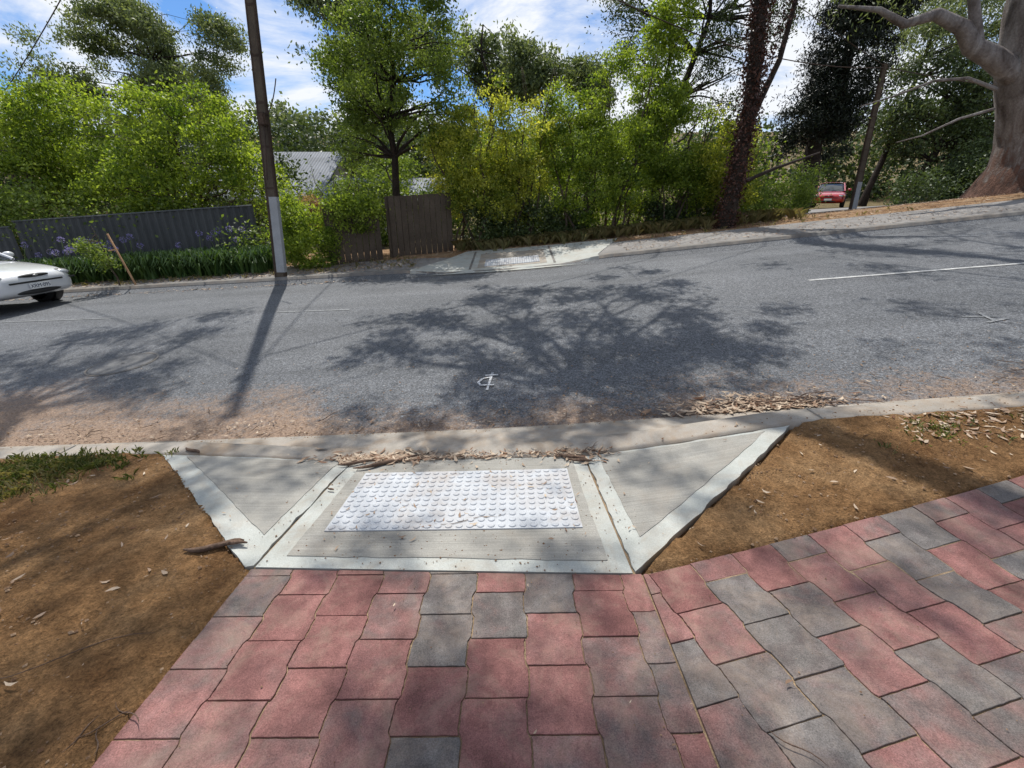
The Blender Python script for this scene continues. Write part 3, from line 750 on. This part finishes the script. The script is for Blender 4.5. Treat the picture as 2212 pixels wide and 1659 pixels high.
# ------------------------------------------------------------------ cars
def car(name,loc,rot,paint,plate=None):
    root=empty(name,loc); root.rotation_euler=(0,0,rot)
    black=glossy('black_plastic',(.02,.02,.02),.6); gl=glossy('car_glass',(.015,.02,.022),.06,0,0,.9); lamp=glossy('lamp_lens',(.50,.52,.54),.12,.2,1); rub=glossy('tyre_rubber',(.018,.018,.018),.8); alloy=glossy('wheel_metal',(.45,.45,.46),.35,.8)
    st=[(2.17,.50,.34,.52),(2.14,.66,.27,.60),(2.02,.77,.21,.68),(1.8,.82,.19,.745),(1.4,.84,.19,.82),(.95,.85,.19,.885),(.3,.855,.19,.92),(-.5,.855,.19,.93),(-1.3,.85,.19,.94),(-1.75,.83,.2,.935),(-2.02,.77,.24,.90),(-2.13,.62,.32,.82)]
    V=[];F=[]
    for x,hw,zb_,zt_ in st:
        h=zt_-zb_
        half=[(hw*.85,zb_),(hw*.97,zb_+h*.12),(hw*1.0,zb_+h*.38),(hw*.985,zb_+h*.62),(hw*.95,zb_+h*.84),(hw*.83,zb_+h*.955),(hw*.45,zb_+h*.99)]
        ring=[(-a,b) for a,b in half]+[(0,zt_)]+[(a,b) for a,b in half[::-1]]+[(0,zb_)]
        V+=[(x,a,b) for a,b in ring]
    n=16
    for i in range(len(st)-1):
        for k in range(n): k2=(k+1)%n; F.append((i*n+k,i*n+k2,(i+1)*n+k2,(i+1)*n+k))
    F.append(tuple(range(n))[::-1]); F.append(tuple((len(st)-1)*n+k for k in range(n)))
    o=mesh_obj('body',V,F,paint,root,True); m=o.modifiers.new('s','SUBSURF'); m.levels=2; m.render_levels=2
    g=[(1.0,.70,.70,.86),(.55,.68,.62,1.13),(.18,.66,.575,1.33),(-.2,.655,.57,1.385),(-.9,.65,.56,1.375),(-1.25,.65,.57,1.29),(-1.75,.64,.62,.92)]
    V=[];F=[]
    for x,wb,wt,z in g: V+=[(x,-.76,.86),(x,-wt-.03,z-.06 if z>.95 else .88),(x,-wt*.8,z),(x,0,z+.015),(x,wt*.8,z),(x,wt+.03,z-.06 if z>.95 else .88),(x,.76,.86)]
    for i in range(len(g)-1):
        for k in range(6): F.append((i*7+k,i*7+k+1,(i+1)*7+k+1,(i+1)*7+k))
    o=mesh_obj('windows',V,F,gl,root,True)
    V=[];F=[]
    rr=[(.20,.56,1.35),(-.2,.57,1.40),(-.9,.56,1.39),(-1.22,.56,1.31)]
    for x,w,z in rr: V+=[(x,-w-.05,z-.05),(x,-w*.75,z),(x,0,z+.02),(x,w*.75,z),(x,w+.05,z-.05)]
    for i in range(3):
        for k in range(4): F.append((i*5+k,i*5+k+1,(i+1)*5+k+1,(i+1)*5+k))
    mesh_obj('roof',V,F,paint,root,True)
    T=Tubes()
    for s in (-1,1):
        T.add([(1.02,s*.72,.86),(.58,s*.66,1.11),(.18,s*.60,1.33)],[.035]*3,6); T.add([(-.35,s*.76,.9),(-.38,s*.61,1.36)],[.035]*2,6)
        T.add([(-1.7,s*.72,.92),(-1.22,s*.60,1.31)],[.05]*2,6)
    T.obj('pillars',paint,root)
    for x in (1.32,-1.25):
        for s in (-1,1):
            T=Tubes(); T.add([(x,s*.62,.29),(x,s*.66,.29),(x,s*.82,.29),(x,s*.855,.29)],[.24,.30,.30,.25],24); T.obj('tyre',rub,root)
            T=Tubes(); T.add([(x,s*.83,.29),(x,s*.862,.29)],[.19,.16],16); T.obj('wheel',alloy,root)
            T=Tubes(); T.add([(x,s*.70,.31),(x,s*.852,.31)],[.355,.355],24); T.obj('wheel_arch',black,root)
    def blob(nm,c,s,mat,rz=0):
        bm=bmesh.new(); bmesh.ops.create_uvsphere(bm,u_segments=20,v_segments=12,radius=1); me=bpy.data.meshes.new(nm); bm.to_mesh(me); bm.free(); me.materials.append(mat)
        me.polygons.foreach_set('use_smooth',[True]*len(me.polygons))
        ob=bpy.data.objects.new(nm,me); ob.location=c; ob.scale=s; ob.rotation_euler=(0,0,rz); link(ob,root)
    for s in (-1,1):
        blob('headlamp_surround',(2.045,s*.54,.575),(.075,.185,.072),black,-s*.30)
        blob('headlamp',(2.055,s*.54,.575),(.075,.17,.060),lamp,-s*.30); blob('indicator',(1.97,s*.735,.575),(.10,.05,.045),glossy('amber_lens',(.6,.3,.08),.2,0,1),-s*.6)
        blob('mirror',(.70,s*.93,.95),(.07,.10,.065),paint); blob('tail_lamp',(-2.03,s*.6,.72),(.06,.17,.07),glossy('red_lens',(.4,.01,.01),.2,0,1))
    blob('grille',(2.145,0,.585),(.035,.27,.035),black); blob('grille_badge',(2.185,0,.587),(.008,.05,.016),alloy)
    blob('lower_intake',(2.125,0,.30),(.07,.42,.05),black); box('bumper_strip',(2.165,0,.475),(.03,.96,.03),black,root,0,.01)
    for s in (-1,1): box('bumper_strip_side',(2.10,s*.60,.475),(.03,.30,.03),black,root,-s*.45,.01)
    box('number_plate',(2.195,0,.395),(.012,.372,.105),glossy('plate_white',(.75,.76,.74),.4),root,0,.003)
    if plate:
        cu=bpy.data.curves.new('plate_text','FONT'); cu.body=plate; cu.size=.092; cu.align_x='CENTER'; cu.align_y='CENTER'; cu.extrude=.001
        t=bpy.data.objects.new('plate_text',cu); t.location=(2.203,0,.395); t.rotation_euler=(math.pi/2,0,math.pi/2); t.data.materials.append(glossy('plate_ink',(.02,.03,.08),.5)); link(t,root)
    T=Tubes(); 
    for s in (-.3,.3): T.add([(.98,s-.25,.90),(.85,s+.25,1.0)],[.008]*2,4)
    T.obj('wipers',black,root)
    return root
wp=glossy('white_car_paint',(.68,.69,.70),.25,0,1); rp_=glossy('red_car_paint',(.45,.015,.012),.3,0,1)
cxn=-9.0-2.15; cyn=7.95-.04*cxn
c=car('white_car',(cxn,cyn,0),math.atan(-.04),wp,'XRM·095')
c.location.z=H(cxn,cyn)+.04; c.rotation_euler=(0,-.06,math.atan(-.04))
car('red_car',(19.6,29.0,H(19.6,29.0)+.05),math.radians(-125),rp_)

# ------------------------------------------------------------------ agapanthus, sapling
V=[];lv=[];T=Tubes(); FV=[];FL=[]
for _ in range(140):
    x=U(-12.5,-5.7); v=U(9.95,10.7); y=v-.04*x
    z=H(x,y)
    for _ in range(34):
        a=U(0,6.28); l=U(.3,.6); w=U(.012,.022); h=U(.25,.55); cx_,cy_=x+GA(0,.07),y+GA(0,.07); dx,dy=-math.sin(a)*w,math.cos(a)*w
        prev=None
        for t in (0,.4,.75,1):
            qx=cx_+math.cos(a)*l*t*.75; qy=cy_+math.sin(a)*l*t*.75; qz=z+h*(math.sin(t*2.3)/.9); ww=(1-.8*t**3)
            cur=[(qx-dx*ww,qy-dy*ww,qz),(qx+dx*ww,qy+dy*ww,qz)]
            if prev: V+=[prev[0],prev[1],cur[1],cur[0]]; lv.append(min(1,max(0,GA(.5,.25))))
            prev=cur
aga=empty('agapanthus_plants'); np_obj('leaves',np.array(V),4,L['aga'],lv,aga)
for _ in range(30):
    x=U(-12.5,-6.2) if U(0,1)<.6 else U(-11,-9.2); y=U(10.1,10.7)-.04*x; z=H(x,y); h=U(.65,1.0); tx,ty=x+GA(0,.08),y+GA(0,.08)
    T.add([(x,y,z),((x+tx)/2,(y+ty)/2,z+h*.5),(tx,ty,z+h)],[.008,.007,.006],5)
    P=R.normal(size=(40,3)); P/=np.linalg.norm(P,axis=1)[:,None]; P=P*.065+np.array([tx,ty,z+h]); FV.append(P); FL+=list(R.uniform(0,1,40))
T.obj('flower_stems',M['grass'],aga)
np_obj('flowers',leaf_verts(np.concatenate(FV),.04,.5),4,L['flower'],FL,aga)
zs=H(-8.7,9.75)
tree('sapling',(-8.75,9.75,zs),[(-8.95,9.75,zs+.95,.42,.3,.6)],36,36,.055,L['mid'],M['bark'],71,.022,.2,cr=.14)
st_=empty('garden_stake'); T=Tubes(); T.add([(-8.35,9.7,zs-.05),(-8.62,9.7,zs+1.1)],[.022,.02],5); T.add([(-8.72,9.7,zs+.75),(-8.5,9.7,zs+.78)],[.012,.012],5); T.obj('stake',mat_basic('raw_timber',(.3,.17,.09),(.42,.26,.14)),st_)

# ------------------------------------------------------------------ vegetation
tree('garden_tree',(-13.2,13.6,-.3),[(-14.5,14,2.6,2.4,1.5,1.7),(-12.2,13.6,2.9,1.8,1.4,1.7),(-16,13.5,1.6,1.6,1.2,1.3)],300,95,.092,L['bright'],M['bark'],1,.12,.2,cr=.30,stems=4,thr=0)
tree('garden_tree',(-9.2,13.0,-.1),[(-10.4,13.2,3.0,1.7,1.3,1.6),(-8.3,13,2.7,1.6,1.3,1.6),(-6.9,12.9,1.7,.9,1,1.1),(-9.5,12.6,1.6,2.2,.9,.8)],330,95,.092,L['bright'],M['bark'],2,.10,.2,cr=.28,stems=5,thr=0)
mass('hedge',[(-12,12.2,1.0,4.8,.5,.75),(-17,12.8,1.2,4,.6,.8),(-6.0,11.2,.6,.5,.6,.9)],240,100,.085,L['mid'],3)
mass('hedge',[(-15,17,1.5,9,1.5,2.8)],420,70,.14,L['dark'],4,cr=.6)
mass('fence_creeper',[(-4.75,10.55,.5,.65,.4,.85),(-3.8,10.85,1.12,.85,.45,.40),(-5.2,10.9,.7,.45,.4,.9)],210,95,.06,L['bright'],5,cr=.19,thr=-.6)
mass('hedge',[(-1.0,12.6,.75,.9,.6,.9),(.6,13.0,.7,1.3,.6,.8),(3.2,13.1,.8,2.0,.6,.8),(5.6,13.4,1.0,1.3,.5,.8)],330,95,.08,L['dark'],6,cr=.3)
tree('dry_shrub',(-5.2,12.6,-.1),[(-5.15,12.6,1.85,.55,.4,.75),(-5.0,12.6,1.1,.5,.4,.5)],110,80,.05,L['brown'],M['bark'],7,.04,.1,cr=.2,stems=5)
mass('shrubbery',[(-4.6,15.6,1.2,1.3,.8,1.3),(-6.6,17,1.4,1.0,.8,1.0),(-4.2,16.5,2.4,.9,.8,.9)],170,90,.085,L['mid'],9,cr=.35)
tree('garden_tree',(-3.05,13.0,.1),[(-3.6,13.2,4.7,1.5,1.3,1.8),(-2.3,13.2,5.6,1.2,1.2,1.6),(-4.5,13.3,3.2,1.0,1,1.1),(-2.0,13.1,3.6,1.0,.9,1.3)],350,95,.08,L['mid'],M['bark_d'],8,.13,.35,cr=.27,thr=0)
for i,(x,y,w,h,mt) in enumerate([(-1.2,12.6,1.15,3.6,'yellow'),(.3,12.8,1.3,4.3,'yellow'),(1.7,12.9,1.2,3.8,'bright'),(2.9,13.0,1.1,4.4,'bright'),(4.4,13.0,1.1,3.5,'bright'),(5.5,12.6,.8,2.6,'yellow')]):
    z0=H(x,y); tree('suckering_shrub',(x,y,z0),[(x,y,z0+h*.62,w,.9,h*.36),(x+.3,y-.1,z0+h*.35,w*.8,.7,h*.3),(x-.2,y,z0+h*.85,w*.5,.5,h*.2)],185,90,.072,L[mt],M['bark'],20+i,.045,.1,cr=.23,stems=6,thr=-.06,nscale=.9)
tree('young_poplar',(4.0,13.9,.6),[(4.0,13.9,4.0,.65,.6,2.4),(4.3,13.9,5.8,.45,.4,1.4)],150,100,.08,L['bright'],M['bark'],31,.07,.2,cr=.25,thr=-.3)
for i,(x,y,ells,nc) in enumerate([
    (-22,30,[(-22,30,9.4,3.4,2.5,2.8),(-26,30,8.4,2.5,2.2,2.2),(-19,30,8.2,2.4,2,2.4),(-16.8,30,9.6,1.7,1.6,1.8)],620),
    (-30,28,[(-31,28,7,3.5,2.5,3)],160),
    (-8.6,25.5,[(-8.2,25.5,9.0,2.2,1.8,2.0),(-7.0,25,6.6,1.6,1.6,1.8),(-9.5,26,10.3,1.2,1.3,1.2)],280),
    (-1.5,24,[(-1.4,24,7.4,2.4,2,1.7),(1.0,24,6.8,1.6,1.6,1.4),(-3.5,24,8.2,1.5,1.5,1.4)],280),
    (3.2,25,[(3.2,25,6.4,1.6,1.6,1.5)],110)]):
    tree('gum_tree',(x,y,-.5),ells,nc,80,.18,L['gum'],M['bark_d'],40+i,.22,.4,asp=.4,droop=1.0,cr=.52,nscale=.4,thr=.0,limbs=.12)
mass('shrubbery',[(-1,20,1.8,3.6,1.5,2.4),(3,18,2.0,5,1.5,2.4),(8,17,2,2,1.2,1.8)],460,70,.12,L['mid'],50,cr=.5)
tree('bare_branched_tree',(5.6,18,.9),[(5.6,18,7.2,2.8,1.6,2.4),(8.4,18,8.0,1.6,1.3,2.0),(7.2,18.2,5.6,1.3,1.0,1.5)],330,55,.09,L['dark'],M['bark_d'],61,.2,.3,cr=.36,thr=-.1,twig=.022,limbs=.4)
tree('cypress_tree',(11.0,18,1.2),[(11.9,18.4,6.4,1.3,1.4,3.6),(11.0,18.3,4.0,1.1,1.2,2.0),(12.4,18.4,8.8,1.6,1.3,2.4)],480,115,.14,L['needle'],M['bark_d'],62,.34,.2,asp=.25,droop=.8,cr=.38,thr=-.3)
tree('oak_tree',(23,27,1.5),[(22.5,27,6.3,2.6,2.5,2.6),(27,27,6,3.5,2.5,3.2)],420,80,.16,L['dark'],M['bark_d'],63,.3,.3,cr=.6,thr=-.05)
tree('gum_tree',(21,28,1.5),[(21,28,9.3,2.0,2,1.4),(24,28,10.4,3.4,2.4,2.2)],240,70,.16,L['gum'],M['bark_d'],64,.2,.4,asp=.4,droop=1,cr=.6,limbs=.15)
mass('shrubbery',[(25,24.5,2.8,3.6,1.6,2.0),(21.8,23,2.4,1.5,1.2,1.4),(17.2,20.0,1.9,1.2,.8,.8)],350,85,.12,L['dark'],65,cr=.5)
mass('shrubbery',[(9.0,15.6,1.9,1.1,.8,.8),(7.2,14.8,1.7,.9,.6,.7)],90,90,.075,L['mid'],66,cr=.3)
mass('tree_belt',[(-35,48,4,12,4,6),(-18,52,4,10,4,6.5),(-5,50,4,9,4,6),(8,46,4,9,3,6),(24,48,5,10,3,5),(38,46,5,10,4,6),(55,40,5,12,4,7)],1300,50,.44,L['dark'],67,cr=1.3,thr=-.5)
mass('tree_belt',[(-40,78,11,20,4,5),(-15,80,10,14,4,4.5),(10,78,9,18,4,4)],800,45,.65,L['gum'],68,cr=1.8,thr=-.4)

vt=empty('vine_covered_tree'); rnd=random.Random(3); T=Tubes()
zt=H(5.15,11.1)
tp=[(5.15,11.1,zt-.2),(5.22,11.1,zt+1.2),(5.25,11.1,zt+2.6),(5.1,11.1,zt+4.2),(5.05,11.1,zt+6),(5.1,11.2,zt+9)]
T.add(tp,[.20,.16,.15,.14,.12,.08],10); T.add([(5.2,11.1,zt+1.9),(5.8,11.3,zt+3.4),(6.1,11.6,zt+5),(6.6,11.8,zt+7)],[.08,.06,.05,.03],7)
T.add([(5.2,11.1,zt+.9),(6.3,11.6,zt+1.3),(7.6,12.0,zt+1.7)],[.05,.04,.02],6)
T.obj('trunk',M['bark_d'],vt)
P=[]
for _ in range(7500):
    t=rnd.random()*4.6; i=int(t); f=t-i; a=Vector(tp[i]);b=Vector(tp[i+1]); c_=a.lerp(b,f); an=U(0,6.28); rr=.13+abs(GA(0,.09))*(1+.9*noise.noise(Vector((0,0,c_.z*1.5))))
    P.append((c_.x+math.cos(an)*rr,c_.y+math.sin(an)*rr,c_.z+GA(0,.05)))
for _ in range(900):
    f=rnd.random(); c_=Vector((5.2,11.1,zt+1.9)).lerp(Vector((6.3,11.7,zt+6)),f); P.append((c_.x+GA(0,.08),c_.y+GA(0,.08),c_.z+GA(0,.1)))
np_obj('vine_leaves',leaf_verts(np.array(P),.065,.6,.6),4,M['vine'],R.uniform(0,1,len(P)),vt)

bg=empty('river_red_gum'); bx,by=13.35,12.3; bz=H(bx,by)
def organic(pts,rad,mat,name,seed,sides=32,sub=7):
    V=[];F=[];P=[];Rr=[]
    for i in range(len(pts)-1):
        for k in range(sub):
            t=k/sub; P.append(Vector(pts[i]).lerp(Vector(pts[i+1]),t)); Rr.append(rad[i]*(1-t)+rad[i+1]*t)
    P.append(Vector(pts[-1])); Rr.append(rad[-1])
    for p,r in zip(P,Rr):
        for k in range(sides):
            a=2*math.pi*k/sides; rr=r*(1+.15*noise.noise(Vector((math.cos(a)*1.2,math.sin(a)*1.2,p.z*.5+seed)))+.09*noise.noise(Vector((math.cos(a)*4,math.sin(a)*4,p.z*1.2+seed))))
            V.append((p.x+rr*math.cos(a),p.y+rr*math.sin(a),p.z))
    for i in range(len(P)-1):
        for k in range(sides): k2=(k+1)%sides; F.append((i*sides+k,i*sides+k2,(i+1)*sides+k2,(i+1)*sides+k))
    return mesh_obj(name,V,F,mat,bg,True)
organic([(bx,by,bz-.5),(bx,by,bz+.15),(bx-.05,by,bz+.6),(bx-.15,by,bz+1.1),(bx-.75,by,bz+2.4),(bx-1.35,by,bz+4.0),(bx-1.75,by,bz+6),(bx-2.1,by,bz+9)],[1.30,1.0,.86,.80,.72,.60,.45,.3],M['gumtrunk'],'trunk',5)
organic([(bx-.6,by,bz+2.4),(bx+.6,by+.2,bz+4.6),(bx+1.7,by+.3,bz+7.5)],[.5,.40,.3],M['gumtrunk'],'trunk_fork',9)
T=Tubes()
def limb(pts,r0,r1):
    n=len(pts); T.add(pts,[r0+(r1-r0)*i/(n-1) for i in range(n)],10)
limb([(12.0,by,4.2),(11.3,by,4.55),(10.75,by,4.75),(10.4,by,5.1),(9.7,by,5.35),(9.1,by+.1,5.2),(8.5,by+.2,5.5),(7.6,by+.3,5.6)],.25,.03)
limb([(10.9,by,4.7),(10.5,by,5.5),(10.0,by,6.4),(9.6,by,7.2)],.13,.05)
limb([(11.7,by,3.9),(11.0,by+.1,4.15),(10.2,by+.1,4.1),(9.4,by+.2,3.8),(8.7,by+.3,3.6)],.045,.012)
limb([(11.8,by,3.5),(11.1,by+.1,3.3),(10.4,by+.2,2.95),(9.8,by+.2,2.8)],.035,.01)
T.obj('limbs',M['gumtrunk'],bg)
cs=crown_centres([(9.3,by+.8,6.2,1.9,1.2,.9),(11,by+.5,9.5,4,3,1.6),(9.6,by+.4,3.9,.9,.5,.5),(13.5,by+1,7.5,1.6,1.5,2)],140,random.Random(8),.6,-.1)
P=np.concatenate([R.normal(size=(60,3))*.26+np.array(c) for c in cs]); np_obj('foliage',leaf_verts(P,.11,.25,1.2),4,L['gum'],R.uniform(0,1,len(P)),bg)

# ------------------------------------------------------------------ street gum overhanging the road
el=58; az=-15.5
kx=-math.sin(math.radians(-az))/math.tan(math.radians(el)); ky=math.cos(math.radians(az))/math.tan(math.radians(el))
sg=empty('street_gum'); T=Tubes(); rnd=random.Random(21); CL=[]
T.add([(7.2,-3.0,H(7.2,-3)-.2),(7.0,-2.6,2.5),(6.3,-1.6,5.0),(5.2,-.2,6.6)],[.45,.38,.33,.28],14)
def lmb(pts,r0,r1):
    n=len(pts); T.add(pts,[r0+(r1-r0)*i/(n-1) for i in range(n)],9)
lmb([(5.2,-.2,6.6),(3.8,2.4,7.2),(2.0,4.6,7.3),(.6,6.4,7.0),(-.6,7.6,6.8)],.18,.09)
lmb([(5.2,-.2,6.6),(2.5,1.5,8.8),(-1.0,3.5,10.0),(-4.0,6.5,9.6),(-6.2,9.2,8.6)],.16,.06)
lmb([(6.3,-1.6,5.0),(6.6,1.5,7.6),(6.0,5.0,8.6),(5.6,8.0,8.4)],.18,.06)
def fan(root,targets,r=.06,cl=.42,ncl=4,per=70):
    for (sx_,sy_,zz) in targets:
        e=Vector((sx_+kx*zz,sy_+ky*zz,zz)); pts=curve_pts(root,e,6,.16,rnd)
        T.add(pts,[r*(1-.85*i/6) for i in range(7)],6)
        for k in range(ncl):
            f=pts[rnd.randint(2,5)]; q=f.lerp(e,rnd.uniform(.3,1.1))+Vector((rnd.gauss(0,.42),rnd.gauss(0,.42),rnd.gauss(0,.3)))
            T.add(curve_pts(f,q,3,.14,rnd),[r*.3,r*.2,r*.14,r*.08],4); CL.append((q,cl,per))
fan((-.6,7.6,6.8),[(-1.9,5.3,6.9),(-1.4,6.3,7.0),(-.6,6.7,7.2),(.2,6.8,7.1),(1.2,6.9,7.2),(2.1,6.6,7.0),(2.3,5.6,6.9),(2.4,4.5,6.8),(1.7,3.6,6.7),(.7,3.3,6.7),(-.5,3.4,6.7),(-.7,4.3,6.8),(.9,5.4,6.8),(1.5,4.6,6.9),(.1,3.9,6.8),(.8,4.1,7)],.05,.22,7,150)
fan((-6.2,9.2,8.6),[(-7.5,5.4,8.2),(-6.6,6.6,8.4),(-5.4,6.4,8.4),(-4.3,6.5,8.3),(-6.2,4.9,8.2),(-5.0,4.6,8.2),(-7.5,4.2,8.1),(-4.0,4.2,8.2),(-5.5,3.8,8.1)],.05,.27,6,140)
fan((-4.0,6.5,9.6),[(-2.6,2.9,9),(-1.9,2.2,9),(-2.8,1.2,9.2),(-1.7,.9,9.2),(-1.2,.2,9.4),(-2.2,.4,9.1),(-1.6,3.0,9)],.04,.25,5,110)
fan((-1.0,3.5,10.0),[(-.9,1.95,9.4),(-.8,.6,9.8),(-.2,.5,9.8),(.9,.5,9.8),(.9,2.0,9.6),(.3,.1,9.9),(2.3,1.6,9.6),(2.2,.3,9.9),(-.5,1.0,9.8)],.04,.22,5,110)
fan((6.0,5.0,8.6),[(3.0,2.2,8.6),(3.9,3.2,8.6),(4.6,3.9,8.6),(5.4,3.2,8.5),(3.6,.8,8.8),(6.3,4.8,8.4),(6.8,6.0,8.3),(7.5,7.0,8.3),(5.0,7.6,8.2)],.05,.28,5,100)
fan((5.6,8.0,8.4),[(6.5,8.3,8.4),(8.2,8.2,8.4),(9.0,6.5,8.3)],.05,.35,4,100)
T.obj('trunk_and_limbs',M['bark_e'],sg)
P=[]
for q,cl,per in CL:
    k=int(per*rnd.uniform(.4,1.4)); P.append(R.normal(size=(k,3))*np.array([cl,cl,cl*.6])*.62+np.array(q))
P=np.concatenate(P); np_obj('foliage',leaf_verts(P,.12,.32,.8),4,L['gum'],R.uniform(0,1,len(P)),sg)

# ------------------------------------------------------------------ sky, sun, camera
w=bpy.data.worlds.new('World'); sc.world=w; w.use_nodes=True; nt=w.node_tree; nt.nodes.clear()
out=N(nt,'ShaderNodeOutputWorld'); bgd=N(nt,'ShaderNodeBackground'); nt.links.new(bgd.outputs[0],out.inputs[0]); bgd.inputs[1].default_value=.115
sk=N(nt,'ShaderNodeTexSky',sky_type='NISHITA'); sk.sun_disc=False; sk.sun_elevation=math.radians(el); sk.sun_rotation=math.radians(az); sk.air_density=1.0; sk.dust_density=.6; sk.ozone_density=2.0
tc=N(nt,'ShaderNodeTexCoord'); mp=N(nt,'ShaderNodeMapping'); mp.inputs['Scale'].default_value=(1,1,2.6); mp.inputs['Location'].default_value=(.35,.1,.2); nt.links.new(tc.outputs['Generated'],mp.inputs[0])
cn=noise_n(nt,2.6,9,.62,mp.outputs[0],.4)
cm=ramp(nt,cn,[(.41,g3(0)),(.56,g3(1))])
sky_b=mix(nt,1,sk.outputs[0],(.50,.78,1.10),'MULTIPLY')
nt.links.new(mix(nt,cm,sky_b,(8.2,8.5,9.0)),bgd.inputs[0])
sd=Vector((math.sin(math.radians(az))*math.cos(math.radians(el)),math.cos(math.radians(az))*math.cos(math.radians(el)),math.sin(math.radians(el))))
sl=bpy.data.lights.new('sun','SUN'); sl.energy=5.0; sl.angle=math.radians(.5); sl.color=(1,.96,.895)
so=bpy.data.objects.new('sun',sl); so.rotation_euler=(-sd).to_track_quat('-Z','Y').to_euler(); link(so)
cam=bpy.data.cameras.new('camera'); cam.sensor_width=36; cam.lens=36*930/2212; cam.clip_end=800; cam.clip_start=.05
co=bpy.data.objects.new('camera',cam); co.location=(0,0,1.246); co.rotation_euler=(math.radians(90-22.2),0,0); link(co); sc.camera=co
